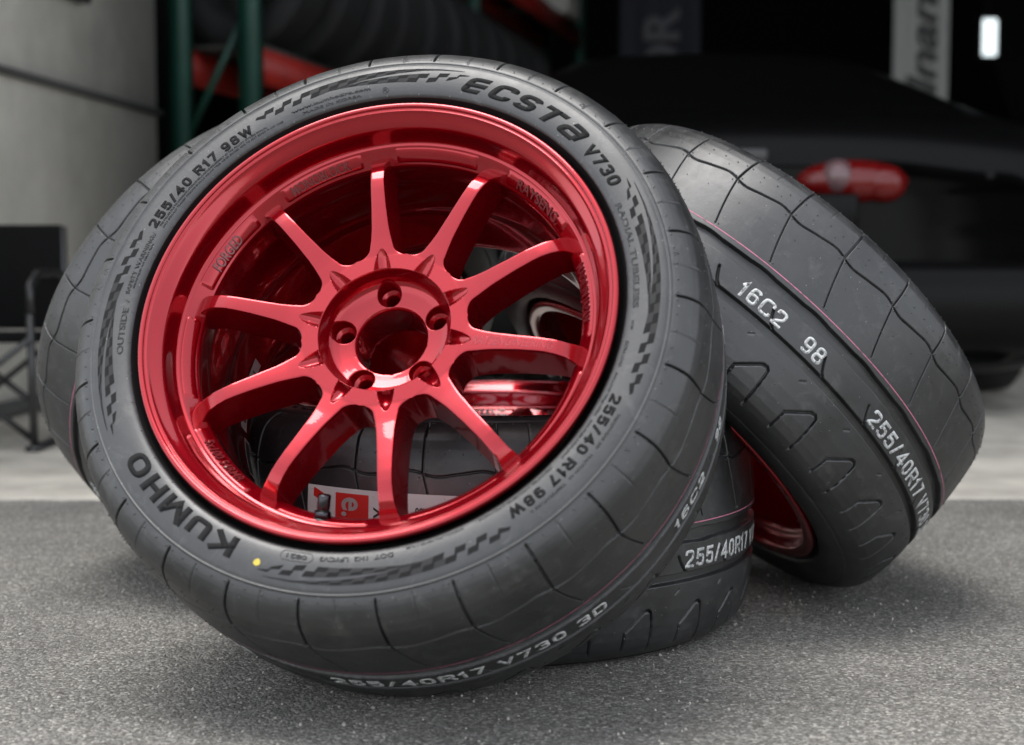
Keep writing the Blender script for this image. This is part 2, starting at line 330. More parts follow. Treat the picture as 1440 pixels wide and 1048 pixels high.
def sstep(x): x = np.clip(x, 0, 1); return x * x * (3 - 2 * x)
def groove(dist, half, depth, soft=0.0006):
    return depth * (1 - sstep((np.abs(dist) - half + soft) / (2 * soft)))
def seg_dist(px, py, pts):
    d = np.full(px.shape, 1e9)
    for (ax, ay), (bx, by) in zip(pts[:-1], pts[1:]):
        vx, vy = bx - ax, by - ay; t = np.clip(((px - ax) * vx + (py - ay) * vy) / (vx * vx + vy * vy), 0, 1)
        d = np.minimum(d, np.hypot(px - ax - t * vx, py - ay - t * vy))
    return d
T0 = R(-95.7)            # where the tread text starts
TN = R(-66.1)            # a node of the lateral grooves
def skew(s):             # path of the lateral grooves across the tread
    x = np.clip((0.079 - s) / 0.0625, 0, 1); return R(3.5) * (0.75 * x + 0.25 * x * x)

def build_tyre_mesh():
    s_rows = np.unique(np.round(np.concatenate([
        np.arange(-.1178, -.0500, .00105), np.arange(-.0500, -.0365, .0006), np.arange(-.0365, -.0090, .00105), np.arange(-.0090, .0105, .0006),
        np.arange(.0105, .0700, .0016), np.arange(.0700, .0870, .0006), np.arange(.0870, .1178, .0018), [.1178]]), 5))
    side_f = SIDE_A[:-1][::-1]                       # shoulder -> bead on the outboard side
    # densify the shoulder part where lateral grooves run
    dens = []
    for (a, c) in zip(side_f[:-1], side_f[1:]):
        k = 3 if a[0] > .283 else 1
        for i in range(k): dens.append(a + (c - a) * i / k)
    dens.append(side_f[-1]); dens = np.array(dens)
    prof = np.concatenate([np.stack([dens[::-1][:, 0] * 1, -dens[::-1][:, 1]], 1), np.stack([r_tread(s_rows), s_rows], 1), dens])
    # columns: dense at the lateral groove
    u = np.concatenate([np.linspace(-.0026, .0026, 15), np.linspace(.0026, PITCH * .318 - .0026, 72)[1:-1]]) / .318
    tcol = (np.arange(NP)[:, None] * PITCH + u[None, :]).ravel() + TN
    rp, sp = prof[:, 0], prof[:, 1]
    # outward normals of the profile
    dp = np.gradient(prof, axis=0); nr, ns = dp[:, 1], -dp[:, 0]; L = np.hypot(nr, ns); nr, ns = nr / L, ns / L
    sk = skew(sp)
    T = tcol[:, None] + sk[None, :]
    Sg = np.broadcast_to(sp[None, :], T.shape); Rg = np.broadcast_to(rp[None, :], T.shape)
    D = np.zeros(T.shape)
    # circumferential arc coordinate inside a pitch
    def loc(T, t0): return ((T - t0 + PITCH / 2) % PITCH - PITCH / 2) * .317
    tread = Rg > .300
    # lateral grooves from shoulder to pink line
    lat = loc(tcol[:, None] + 0 * Sg, TN)
    m = (Sg > .0165) & (Rg > .2845)
    wid = np.where(Sg > .079, .00125, .00085)
    fade = sstep((Sg - .0165) / .004) * np.where(Sg > .11, sstep((Rg - .2845) / .004), 1)
    dep = np.where(Sg > .079, .0040, .0028)
    D = np.maximum(D, np.where(m, groove(lat, wid, dep * fade, .0004), 0))
    # second, shallow sipe on the shoulder half way
    sip = loc(tcol[:, None] + 0 * Sg, TN + PITCH * .47)
    ms = (Rg > .2845) & (Sg > .105)
    D = np.maximum(D, np.where(ms, groove(sip, .0005, .0012 * sstep((Sg - .105) / .006), .0004), 0))
    # wavy thin groove
    ph = ((T - skew(Sg) - TN) % PITCH) / PITCH
    zz = .0782 - .0028 * np.sin(2 * math.pi * ph) - .0006 * np.sin(4 * math.pi * ph)
    gate = 0.25 + 0.75 * sstep((np.abs(ph - .5) * -1 + .5) / .06)
    D = np.maximum(D, np.where(tread & (Sg > .06) & (Sg < .095), groove(Sg - zz, .0011, .0036 * gate, .0004), 0))
    # two wide grooves with gently scalloped edges
    p1 = ((T - TN) % PITCH) / PITCH
    e1 = .0064 + .0013 * np.clip(np.sin(2 * math.pi * p1), 0, 1); c1 = .0004
    D = np.maximum(D, np.where(tread, groove(Sg - c1, e1, .0075, .0008), 0))
    D = np.maximum(D, np.where(tread, groove(Sg + .0436, .0050, .0075, .0008), 0))
    # hooks on the text rib, loops and ticks on the inner rib
    x = loc(T, T0 + R(2.8))
    hook = [(R(-4.6) * .317, -.0205), (R(-3.8) * .317, -.0290), (R(-3.0) * .317, -.0355), (R(-1.9) * .317, -.0400)]
    D = np.maximum(D, np.where(tread & (Sg < -.012) & (Sg > -.048), groove(seg_dist(x, Sg, hook), .0012, .0045, .0005), 0))
    y0 = R(-3.2)
    loop = [((y0 + R(a)) * .317, s) for a, s in ((0.0, -.1150), (0.0, -.0950), (4.2, -.0742), (5.2, -.0730), (5.9, -.0760), (6.3, -.0950), (6.6, -.1160))]
    D = np.maximum(D, np.where(tread & (Sg < -.06), groove(seg_dist(x, Sg, loop), .0012, .0045, .0005), 0))
    tick = [(R(-5.2) * .317, -.0600), (R(-4.2) * .317, -.0555)]
    D = np.maximum(D, np.where(tread & (Sg < -.05) & (Sg > -.066), groove(seg_dist(x, Sg, tick), .0007, .0014, .0006), 0))
    RR = Rg - D * nr[None, :]; SS = Sg - D * ns[None, :]
    V = np.stack([RR * np.cos(T), RR * np.sin(T), SS], -1).reshape(-1, 3)
    return mesh_np('tyre', V, grid_faces(len(tcol), len(rp), True)[:, ::-1], RUB)

A_C = Vector((-.10535, 1.53591, .31794))
def wmat(c, u, v, n, rot):
    M = Matrix.Identity(4)
    for i, a in enumerate((u, v, n)):
        for k in range(3): M[k][i] = a[k]
    for k in range(3): M[k][3] = c[k]
    return M @ Matrix.Rotation(R(rot), 4, 'Z')
def ortho(u, n):
    n = Vector(n).normalized(); u = Vector(u); u = (u - n * u.dot(n)).normalized(); return u, n.cross(u), n
uA, vA, nA = ortho((.97133, -.23774, 0), (-.20511, -.838, .50565))
wheel = empty('alloy_wheel', wmat(A_C, uA, vA, nA, 0), 'red ten-spoke wheel with black tyre, tilted back with its spoked face showing', 'wheel', 'wheels stacked on the asphalt')
tyre = obj('tyre', build_tyre_mesh(), wheel)
# black inner bead ring between rim lip and sidewall
V, F = lathe([(.2290, .1080), (.2346, .1122), (.2374, .1166), (.2397, .1240), (.2404, .1262)], 256)
V2 = V * [1, 1, 1] + 0; V2[:, :2] *= 1.0012; V2[:, 2] += .0004
obj('bead_ring', mesh_np('bead_ring', V2, F, RUBGAP), tyre)

# ---- sidewall lettering: (text, r_base, r_top, t_start, t_end, style)
SW = [
 ('ECSTa', .2496, .2684, 77.8, 44.6, 'dark_w'), ('V730', .2506, .2638, 42.6, 30.8, 'dark'),
 ('RADIAL TUBELESS', .2472, .2528, 26.6, 0.2, 'line'), ('V730', .2480, .2502, -2.6, -4.8, 'fine'),
 ('EXTRA LOAD', .2460, .2490, -7.5, -13.5, 'fine'), ('MAX.LOAD 750kg(1653lbs)', .2462, .2484, -15.0, -25.4, 'fine'), ('MAX.PRESS.340kPa(50psi)', .2458, .2480, -26.5, -36.6, 'fine'),
 ('255/40 R17 98W', .2512, .2628, -19.6, -51.8, 'dark'),
 ('TREADWEAR 200', .2650, .2676, -23.0, -31.1, 'fine'), ('TRACTION AA', .2650, .2676, -32.4, -38.9, 'fine'), ('TEMPERATURE A', .2650, .2676, -39.9, -48.3, 'fine'),
 ('TREAD:STEEL 2+POLYESTER 2+POLYAMIDE 1', .2446, .2470, -39.2, -58.1, 'fine'), ('SIDEWALL:POLYESTER 2 PLIES', .2448, .2470, -61.0, -73.2, 'fine'),
 ('DOT  1H2  LFYCV3', .2470, .2515, -75.8, -91.2, 'line'), ('0821', .2474, .2516, -93.8, -98.4, 'line'),
 ('KUMHO', .2480, .2690, -109.2, -142.2, 'dark_w'),
 ('OUTSIDE', .2478, .2538, 192.6, 180.8, 'line'), ('/', .2490, .2530, 179.6, 178.6, 'line'), ('SAFETY WARNING:/', .2512, .2555, 177.4, 161.2, 'line'),
 ('SERIOUS INJURY MAY RESULT FROM', .2478, .2496, 175.8, 164.0, 'fine'),
 ('255/40 R17 98W', .2545, .2668, 160.3, 128.4, 'dark'),
 ('TIRE FAILURE DUE TO UNDERINFLATION/OVERLOADING/MISASSEMBLY OF TIRE. FOLLOW OWNERS MANUAL', .2512, .2532, 159.4, 125.4, 'fine'),
 ('ONLY SPECIALLY TRAINED PERSONS SHOULD MOUNT TIRES. NEVER EXCEED 40PSI TO SEAT BEADS IN ANY CASE', .2478, .2497, 159.4, 121.4, 'fine'),
 ('www.kumhotire.com', .2520, .2552, 118.8, 99.6, 'line'), ('MADE IN KOREA', .2462, .2490, 116.4, 101.8, 'line'),
 ('K', .2482, .2508, 96.5, 95.5, 'line'),
]
TXO = []
for tx, r0, r1, t0, t1, st in SW:
    if st in ('line', 'fine'): TXO.append(text_mesh(tx, weight={'line': 0.0, 'fine': .008}[st], outline=(st == 'line')))
# tread lettering: (text, t_start, t_end) relative to T0
TR = [('255/40R17 V730 3D', 0, 50.0), ('16C2', 67.4, 78.4), ('98', 85.0, 89.2), ('255/40R17 V730 3D', 104.5, 154.5), ('16C2', -37.4, -26.2), ('98', -20.9, -15.6), ('16C2', 171.9, 182.9), ('98', 189.5, 193.7)]
# rim lettering: (text, t_start, t_end, tops_outward)
RT = [('FORGED', 161.2, 149.2), ('MONOBLOCK', 128.6, 109.6), ('RAYSENG.', 55.0, 36.6), ('MADE IN JAPAN', 20.6, 2.4), ('5x100 54RMR', -141.4, -124.4)]
for tx, a, c in RT: TXO.append(text_mesh(tx, weight=.012, extrude=.06))
TXO.append(text_mesh('RAYSENGINEERING', weight=.0, extrude=.02, shear=.2))
for tx in ('e.', 'XL', '98W'): TXO.append(text_mesh(tx, weight=.02, extrude=.01))
TXO.append(text_mesh('CAUTION', weight=.03, extrude=.01))
TXO.append(text_mesh('Inan', weight=.02, extrude=.01, shear=.25)); TXO.append(text_mesh('OR', weight=.03, extrude=.01))
TXM = flush_texts(TXO)
def norm_txt(V, split=True):
    x0, x1 = V[:, 0].min(), V[:, 0].max(); return (V[:, 0] - x0) / (x1 - x0)
CAPH = 0.729
k = 0
for tx, r0, r1, t0, t1, st in SW:
    if st.startswith('dark'): V, F = block_text(tx, th=.235 if st == 'dark_w' else .225, gap=.17, shear=.33 if tx == 'ECSTa' else (.12 if tx == 'V730' else 0.0), wide=1.0)
    else: V, F = TXM[k]; k += 1
    cap = V[:, 1].max()
    xx = norm_txt(V); yy = V[:, 1] / cap; zz = V[:, 2] / max(1e-6, np.abs(V[:, 2]).max())
    if tx == 'DOT  1H2  LFYCV3' or tx in ('www.kumhotire.com',): pass
    r = r0 + yy * (r1 - r0); t = np.radians(t0 + xx * (t1 - t0))
    th = {'dark_w': .00045, 'dark': .00045, 'line': .00045, 'fine': .00035}[st]
    s = s_side(r) + np.where(zz > 0, th * (.6 + .4 * zz) if st.startswith('dark') else th, -.0006) if st != 'line' else s_side(r) + zz * .0006
    me = mesh_np('sidewall_lettering', np.stack([r * np.cos(t), r * np.sin(t), s], 1), F, RUBDARK if st.startswith('dark') else (RUB if st == 'line' else RUBMID), smooth=False)
    obj('sidewall_lettering', me, tyre)
# date-code capsule and round mark: raised outlines
def ring_outline(pts_rt, w=.00035, h=.0006, n=6):
    P = [Vector((r * math.cos(R(t)), r * math.sin(R(t)), float(s_side(r)) + .0002)) for r, t in pts_rt]
    b = MB(); b.tube(P + [P[0], P[1]], w, n, caps=False); return b
cap_pts = []
for i in range(40):
    a = 2 * math.pi * i / 40; cx = math.cos(a); cy = math.sin(a)
    cap_pts.append((.2493 + .0044 * max(-1, min(1, cy * 1.25)), -96.1 + 3.5 * np.sign(cx) * abs(cx) ** .45))
obj('date_code_border', ring_outline(cap_pts).mesh('date_code_border', RUB, True), tyre)
obj('round_mark_border', ring_outline([(.2495 + .0030 * math.sin(a), 96.0 + math.degrees(.0030 / .2495) * math.cos(a)) for a in np.linspace(0, 2 * math.pi, 28, endpoint=False)]).mesh('round_mark_border', RUB, True), tyre)
# yellow balance dot
dV = [(0, 0)] + [(.0032 * math.cos(a) * (1 + .12 * math.sin(3 * a)), .0032 * math.sin(a)) for a in np.linspace(0, 2 * math.pi, 20, endpoint=False)]
dP = []
for x, y in dV:
    r = .2626 + y; t = R(-103.6) + x / .2626; dP.append((r * math.cos(t), r * math.sin(t), float(s_side(r)) + .00035))
yd = obj('paint_dot', mesh_np('paint_dot', dP, np.array([(0, 1 + i, 1 + (i + 1) % 20) for i in range(20)]), YELLOWINK), tyre)

# ---- chequered swooshes on the sidewall
def swoosh(t0, t1, flip=False):
    q = {0: [], 1: []}; vv = {0: [], 1: []}
    def cell(mi, ta, tb, lo_a, hi_a, lo_b, hi_b, sk=0):
        P = [(lo_a, ta - sk), (hi_a, ta + sk), (hi_b, tb + sk), (lo_b, tb - sk)]; b0 = len(vv[mi])
        for r, x in P:
            tt = R(t0 + x * (t1 - t0)); vv[mi].append((r * math.cos(tt), r * math.sin(tt), float(s_side(r)) + .00022))
        q[mi].append((b0, b0 + 1, b0 + 2, b0 + 3))
    def band(x0, x1, lo, hi, n, rows, solid):
        for i in range(n):
            a = x0 + (x1 - x0) * i / n; c = x0 + (x1 - x0) * (i + 1) / n
            la, ha, lb, hb = [float(np.interp(x, *zip(*L_))) for x, L_ in ((a, lo), (a, hi), (c, lo), (c, hi))]
            for j in range(rows):
                f0, f1 = j / rows, (j + 1) / rows
                dark = (i + j) % 2 == 0
                if not dark and not (solid[0] < a < solid[1]): continue
                cell(0 if dark else 1, a, c, la + (ha - la) * f0, la + (ha - la) * f1, lb + (hb - lb) * f0, lb + (hb - lb) * f1, .006)
    fx = (lambda x: 1 - x) if flip else (lambda x: x)
    tt0, tt1 = (t1, t0) if flip else (t0, t1)
    nonlocal_t = (tt0, tt1)
    return band, vv, q, nonlocal_t
def make_swoosh(t0, t1):
    global _sw
    band, vv, q, _ = swoosh(t0, t1)
    band(0.0, 1.0, [(0, .2665), (.07, .2600), (.28, .2604), (.6, .2662), (.85, .2708), (1, .2722)], [(0, .2712), (.07, .2706), (.28, .2716), (.6, .2726), (1, .2730)], 22, 2, (.26, 2))
    band(.36, 1.03, [(.36, .2622), (.6, .2582), (.84, .2560), (.94, .2592), (1.03, .2668)], [(.36, .2626), (.6, .2642), (.84, .2668), (.94, .2684), (1.03, .2686)], 14, 2, (0, .78))
    for mi, m in ((0, RUBDARK), (1, RUBMID)):
        if vv[mi]: obj('chequered_band', mesh_np('chequered_band', vv[mi], np.array(q[mi])[:, ::-1], m, smooth=False), tyre)
for a, c in ((126.5, 78.6), (-18.5, 29.5), (-53.0, -101.5), (162.0, 209.5 - 0)): 
    make_swoosh(a, c)

# ---- tread ink
for tx, a, c in TR:
    V, F = block_text(tx, th=.175, gap=.16)
    xx = norm_txt(V); yy = V[:, 1]; top = V[:, 2] > 0
    s = -.0342 + yy * .0195; t = T0 + np.radians(a + xx * (c - a)); r = r_tread(s) + np.where(top, .00022 + .0002 * (V[:, 2] - 1), -.0003)
    obj('tread_lettering', mesh_np('tread_lettering', np.stack([r * np.cos(t), r * np.sin(t), s], 1), F, WHITEINK, smooth=False), tyre)
tt = np.linspace(0, 2 * math.pi, 720, endpoint=False); sc = .0138 + .00025 * np.sin(7 * tt)
Vp = []
for ds in (-.00055, .00055): Vp.append(np.stack([(r_tread(sc + ds) + .0002) * np.cos(tt), (r_tread(sc + ds) + .0002) * np.sin(tt), sc + ds], 1))
Vp = np.stack(Vp, 1).reshape(-1, 3)
obj('tread_stripe', mesh_np('tread_stripe', Vp, grid_faces(720, 2, True)[:, ::-1], PINKINK), tyre)
# ---- moulding pips all over the tread and shoulder
pv = []; pf = []
def pip(t, s=None, r=None, size=.0012, h=.0019):
    if r is None: r = float(r_tread(s)); nr_, ns_ = 1.0, 0.0
    else: s = float(s_side(r)); nr_, ns_ = .75, .66
    er = np.array([math.cos(t), math.sin(t), 0]); et = np.array([-math.sin(t), math.cos(t), 0]); ez = np.array([0, 0, 1.])
    n = er * nr_ + ez * ns_; w = np.cross(n, et); c = er * r + ez * s; b0 = len(pv)
    for a in range(5): pv.append(c - n * .0003 + (et * math.cos(a * 1.2566) + w * math.sin(a * 1.2566)) * size)
    pv.append(c + n * h); [pf.append((b0 + a, b0 + (a + 1) % 5, b0 + 5)) for a in range(5)]
for i in range(NP):
    tb = TN + i * PITCH
    for dt in (-.0042, .0042):
        pip(tb + dt / .31, s=.0785 + .003); pip(tb + dt / .31, s=.0785 - .004); pip(tb + dt / .3, r=.2868); pip(tb + dt / .3, s=.100)
        pip(tb + skew(.019) + dt / .5 + .004, s=.019)
    for f in (.25, .5, .74): pip(tb + f * PITCH, r=.2872 + .001 * (f == .5)); pip(tb + f * PITCH + .01, s=.098)
    for f in (.3, .7): pip(tb + f * PITCH, s=.05 + .008 * random.random(), size=.0007); pip(tb + f * PITCH, s=.09, size=.0007)
    pip(tb + .4 * PITCH, s=-.062, size=.0007); pip(tb + .15 * PITCH, s=-.09, size=.0007); pip(tb + .6 * PITCH, s=-.025, size=.0006, h=.0007); pip(tb + .2 * PITCH, s=-.055, size=.0006)
    pip(tb + .45 * PITCH, s=-.0805); pip(tb + .85 * PITCH, s=-.101)
for i in range(46):   # flash whiskers near the bead
    pip(2 * math.pi * i / 46 + .03, r=.2425 + .0003, size=.0007, h=.0016)
pips = obj('moulding_pips', mesh_np('moulding_pips', np.array(pv), np.array(pf), RUB, smooth=False), tyre, kind='stuff')
# wear-indicator triangles on the shoulder
for i in range(9):
    tc_ = R(12 + 40 * i); b = MB(); P = []
    for dr, dx in ((-.0018, -.0018), (-.0018, .0018), (.0028, 0)):
        r = .2880 + dr; t = tc_ + dx / .288; P.append(Vector((r * math.cos(t), r * math.sin(t), float(s_side(r)) + .0002)))
    b.tube(P + [P[0], P[1]], .00035, 5, caps=False); obj('wear_mark', b.mesh('wear_mark', RUB), tyre)

# ------------------------------------------------------------------ rim
def chaikin(p, n=2, keep=()):
    p = np.array(p, float)
    for _ in range(n):
        q = np.empty((len(p) * 2, 2)); nx = np.roll(p, -1, 0); q[0::2] = .78 * p + .22 * nx; q[1::2] = .22 * p + .78 * nx; p = q
    return p
RIMP = [(.2335, .1225), (.2340, .1272), (.2326, .1292), (.2302, .1297), (.2284, .1290), (.2278, .1272), (.2264, .1264), (.2250, .1268), (.2240, .1256), (.2228, .1240),
        (.2150, .1172), (.2126, .1135), (.2102, .1010), (.2088, .0965), (.2078, .0948), (.2062, .0944), (.2048, .0936), (.1932, .0806), (.1917, .0785), (.1912, .0735), (.1925, .0600),
        (.1945, .0450), (.1925, .0280), (.1920, .0000), (.1990, -.0200), (.2030, -.0550), (.2050, -.0960), (.2072, -.1050), (.2140, -.1100), (.2155, -.1200), (.2168, -.1268),
        (.2200, -.1290), (.2302, -.1297), (.2335, -.1280), (.2338, -.1235), (.2312, -.1205), (.2160, -.1170), (.2158, -.0900), (.2070, -.0600), (.2010, -.0200), (.2010, .0300), (.2158, .0800), (.2158, .1170), (.2312, .1195)]
V, F = lathe(np.vstack([chaikin(RIMP, 2), chaikin(RIMP, 2)[:1]]), 300)
rim = obj('rim', mesh_np('rim', V, F, RED), wheel)
SPK = 100.6
# spoke
def spoke_mesh():
    rr = np.concatenate([np.arange(.0664, .0799, .0005), .0800 + .0130 * (1 - np.cos(np.linspace(0.0, math.pi / 2, 44)))[:-1], np.arange(.0930, .1650, .0035), np.arange(.1650, .2065, .0016)])
    fr_ = np.linspace(.060, .212, 761); fz = np.interp(fr_, [.060, .082, .10, .12, .14, .155, .165, .175, .183, .190, .196, .201, .212], [.0870, .0874, .0896, .0934, .0966, .0984, .0987, .0974, .0946, .0902, .0846, .0790, .0690])
    ker = np.hanning(21); ker /= ker.sum(); fz = np.convolve(np.pad(fz, 10, mode='edge'), ker, 'valid'); zt = np.interp(rr, fr_, fz)
    zb = np.interp(rr, [.066, .1, .15, .18, .207], [.034, .044, .054, .058, .052])
    w = np.interp(rr, [.0664, .0799, .0800, .092, .1, .112, .137, .165, .185, .194, .207], [.05, .05, .0119, .0119, .0104, .0088, .0075, .0069, .0074, .0095, .0140])
    xw = np.clip((rr - .0800) / .0125, 0, 1); w = np.where(rr >= .0800, w + .0141 * (1 - np.sqrt(np.maximum(0, 1 - (1 - xw) ** 2))), w)
    lim = rr * math.tan(math.pi / 10) * .9996
    wf = np.minimum(w, lim); free = w < lim
    nt_ = 61; rows = []
    for r, z, zb_, w_, fr in zip(rr, zt, zb, wf, free):
        bv = .0014 if fr else 0.0
        wb = min(w_ + (.0035 if fr else 0), r * math.tan(math.pi / 10) * .9996)
        left = [(-wb, zb_), (-wb + (wb - w_) * .45, zb_ + (z - zb_) * .45), (-w_ - .0002 * fr, z - .0042), (-w_, z - bv * 1.3), (-w_ + bv * .3, z - bv * .35)]
        ys = np.linspace(-w_ + bv * 1.2, w_ - bv * 1.2, nt_)
        top = []
        for y in ys:
            d = 0.0
            if r < .0895:                           # scooped notch at the spoke root
                f = (r - .0655) / .0240; hw = .0086 * math.sqrt(max(0, 1 - f * f)) * (1 - .25 * f)
                if hw > 1e-5 and abs(y) < hw: d = .0095 * (1 - f) ** .8 * (1 - (y / hw) ** 2) ** .6
            top.append((y, z - d - (0.00025 * (y / max(w_, 1e-6)) ** 2 if fr else 0)))
        right = [(-y, q) for y, q in left[::-1]]
        rows.append(left + top + right)
    n = len(rows[0]); P = []
    for r, row in zip(rr, rows):
        bl = min(1, max(0, (.084 - r) / .0165))
        for y, z in row:
            a = math.atan2(y, r); P.append((r * (1 - bl) + bl * r * math.cos(a), y * (1 - bl) + bl * r * math.sin(a), z))
    V = np.array(P)
    F = grid_faces(len(rr), n)
    bot = np.array([((i + 1) * n, i * n, i * n + n - 1, (i + 1) * n + n - 1) for i in range(len(rr) - 1)])
    me = mesh_np('spoke', V, [np.concatenate([F, bot])], RED); me.set_sharp_from_angle(angle=R(42)); return me
sm = spoke_mesh()
for i in range(10):
    o = obj('spoke', sm, wheel); o.rotation_euler = (0, 0, R(SPK + 36 * i))
# ring pads between the spokes (the faces that carry the cast lettering)
def ring_pt(f, t, off):       # f: 0 inner edge .. 1 outer edge of the conical ring face, lifted by off along its normal
    r = .1936 + (.2044 - .1936) * f; s = .0811 + (.0932 - .0811) * f
    r += -.746 * off; s += .666 * off
    return (r * math.cos(t), r * math.sin(t), s)
def pad_mesh():
    ts = np.radians(np.concatenate([[-13.6, -13.2, -12.3, -11.9], np.linspace(-11.4, 11.4, 30), [11.9, 12.3, 13.2, 13.6]])); rows = []
    for t in ts:
        e = min(1, max(0, (13.5 - abs(math.degrees(t))) / 1.5)); e = e * e * (3 - 2 * e)
        row = []
        for f, h in ((-.02, -.001), (.03, .0007), (.10, .0014), (.5, .0015), (.90, .0014), (.97, .0007), (1.02, -.001)):
            row.append(ring_pt(.5 + (f - .5) * (.72 + .28 * e), t, -.001 + (h + .001) * e))
        rows.append(row)
    V = np.array(rows).reshape(-1, 3); return mesh_np('ring_pad', V, grid_faces(len(ts), 7), RED)
pm = pad_mesh()
for i in range(10):
    o = obj('ring_pad', pm, rim); o.rotation_euler = (0, 0, R(SPK + 18 + 36 * i))
REDSHADE = mat('lettering_red_shaded', (0.12, 0.002, 0.005), rough=0.4, coat=0.8, coat_rough=.08)  # same paint as the rim; shade around the letters put into a darker red
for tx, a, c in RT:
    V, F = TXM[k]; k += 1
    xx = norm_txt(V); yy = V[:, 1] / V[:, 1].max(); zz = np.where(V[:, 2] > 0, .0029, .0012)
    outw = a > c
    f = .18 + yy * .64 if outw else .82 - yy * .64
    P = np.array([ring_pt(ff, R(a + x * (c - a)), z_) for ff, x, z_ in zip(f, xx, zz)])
    obj('rim_lettering', mesh_np('rim_lettering', P, F, REDSHADE, smooth=False), rim)
# pale decal along one spoke
V, F = TXM[k]; k += 1
xx = norm_txt(V); yy = V[:, 1] / V[:, 1].max(); sa = R(SPK - 108)
DECAL = mat('faint_spoke_decal', (0.26, 0.010, 0.018), rough=0.3, metal=.6, coat=1.0, coat_rough=.06)
rr_ = .091 + xx * .082; y_ = (yy - .5) * np.interp(rr_, [.09, .175], [.0095, .0075]); z_ = np.interp(rr_, [.082, .10, .12, .14, .155, .165, .175], [.0874, .0896, .0934, .0966, .0984, .0987, .0974]) + np.where(V[:, 2] > 0, .0002, -.0002)
obj('spoke_decal', mesh_np('spoke_decal', np.stack([rr_ * math.cos(sa) - y_ * math.sin(sa), rr_ * math.sin(sa) + y_ * math.cos(sa), z_], 1), F, DECAL, smooth=False), wheel)
# hub: bowl with five lug pockets, bore, back
def s_bowl(r): return np.interp(r, [.0360, .0372, .0390, .0440, .0520, .0580, .0610, .0635, .0650, .0660, .0667, .0674], [.0590, .0606, .0612, .0620, .0640, .0668, .0698, .0752, .0808, .0846, .0862, .0868])
def hub_mesh():
    mb = MB(); LR = .0122
    for q in range(5):
        n = 96; ph = np.linspace(0, 2 * math.pi, n, endpoint=False); cx, cy = .0498, 0.0
        r0, r1, ha = .0362, .0674, R(36)
        bnd = [(r1, x) for x in np.linspace(0, ha, 40, endpoint=False)] + [(x, ha) for x in np.linspace(r1, r0, 20, endpoint=False)]
        bnd += [(r0, x) for x in np.linspace(ha, -ha, 40, endpoint=False)] + [(x, -ha) for x in np.linspace(r0, r1, 20, endpoint=False)] + [(r1, x) for x in np.linspace(-ha, 0, 40, endpoint=False)]
        bnd = np.array(bnd); n = len(bnd); ph = np.arctan2(bnd[:, 1] * .0498, bnd[:, 0] - cx)
        rings = []; K = 26
        def P(r, t, s): return (r * math.cos(t), r * math.sin(t), s)
        # pocket interior (bottom to rim)
        for rad, s_ in ((.0066, .014), (.0066, .0490), (.0078, .0512), (.0092, .0516), (.0096, .0524), (.0108, .0526), (.0112, .0534)):
            rings.append([(cx + rad * math.cos(a), rad * math.sin(a), s_) for a in ph])
        edge = []
        for rad, dz in ((LR - .0002, -.0025), (LR, -.0007), (LR + .0003, -.0002), (LR + .0008, 0)):
            ring = []
            for a in ph:
                x, y = cx + rad * math.cos(a), rad * math.sin(a); r = math.hypot(x, y); ring.append((x, y, float(s_bowl(r)) + dz))
            rings.append(ring)
        inner = [(math.hypot(p[0], p[1]), math.atan2(p[1], p[0])) for p in rings[-1]]
        for j in range(1, K + 1):
            f = j / K; ring = []
            for (ra, ta), (rb, tb) in zip(inner, bnd):
                r = ra + (rb - ra) * f; t = ta + (tb - ta) * f; ring.append(P(r, t, float(s_bowl(r))))
            rings.append(ring)
        V = np.array(rings).reshape(-1, 3); ang = R(SPK - 72.3 + 72 * q); c, s = math.cos(ang), math.sin(ang)
        V = np.stack([V[:, 0] * c - V[:, 1] * s, V[:, 0] * s + V[:, 1] * c, V[:, 2]], 1)
        nr = len(rings); F = np.array([(i * n + j, i * n + (j + 1) % n, (i + 1) * n + (j + 1) % n, (i + 1) * n + j) for i in range(nr - 1) for j in range(n)])
        mb.add(V, F)
    mb.add(*lathe([(.0674, .0868), (.0674, .034), (.0674, .012), (.0362, .012), (.0352, .020), (.0352, .0560), (.0356, .0582), (.0362, .0590)], 160))
    return mb.mesh('hub', RED, True)
obj('hub', hub_mesh(), wheel)
# valve stem with hex nut and cap
tv = R(-97.9)
vM = Matrix(((math.cos(tv), -math.sin(tv), 0, 0), (math.sin(tv), math.cos(tv), 0, 0), (0, 0, 1, 0), (0, 0, 0, 1)))
p0 = Vector((.1985, 0, .0855)); dv = Vector((-.86, 0, .50)).normalized()
def vpart(name, prof, m, seg=24, parent=None):
    V, F = lathe([(r_ * 1.15, z_ * 1.12) for r_, z_ in prof], seg); q = dv.to_track_quat('Z', 'Y').to_matrix().to_4x4()
    MM = vM @ Matrix.Translation(p0) @ q
    return obj(name, mesh_np(name, np.array([MM @ Vector(v) for v in V]), F, m, smooth=(seg > 6)), parent)
stem = vpart('valve_stem', [(.0, -.004), (.0078, -.004), (.0078, .0005), (.0072, .0012), (.0045, .0016), (.0042, .012), (0, .012)], BLACKM, 24, wheel)
vpart('hex_nut', [(.0, .0012), (.0072, .0012), (.0072, .0062), (.0060, .0070), (0, .0070)], CHROME, 6, stem)
vpart('valve_cap', [(.0, .0085), (.0050, .0085), (.0052, .0095), (.0052, .0195), (.0047, .0206), (.0030, .0209), (0, .0209)], CHROME, 24, stem)
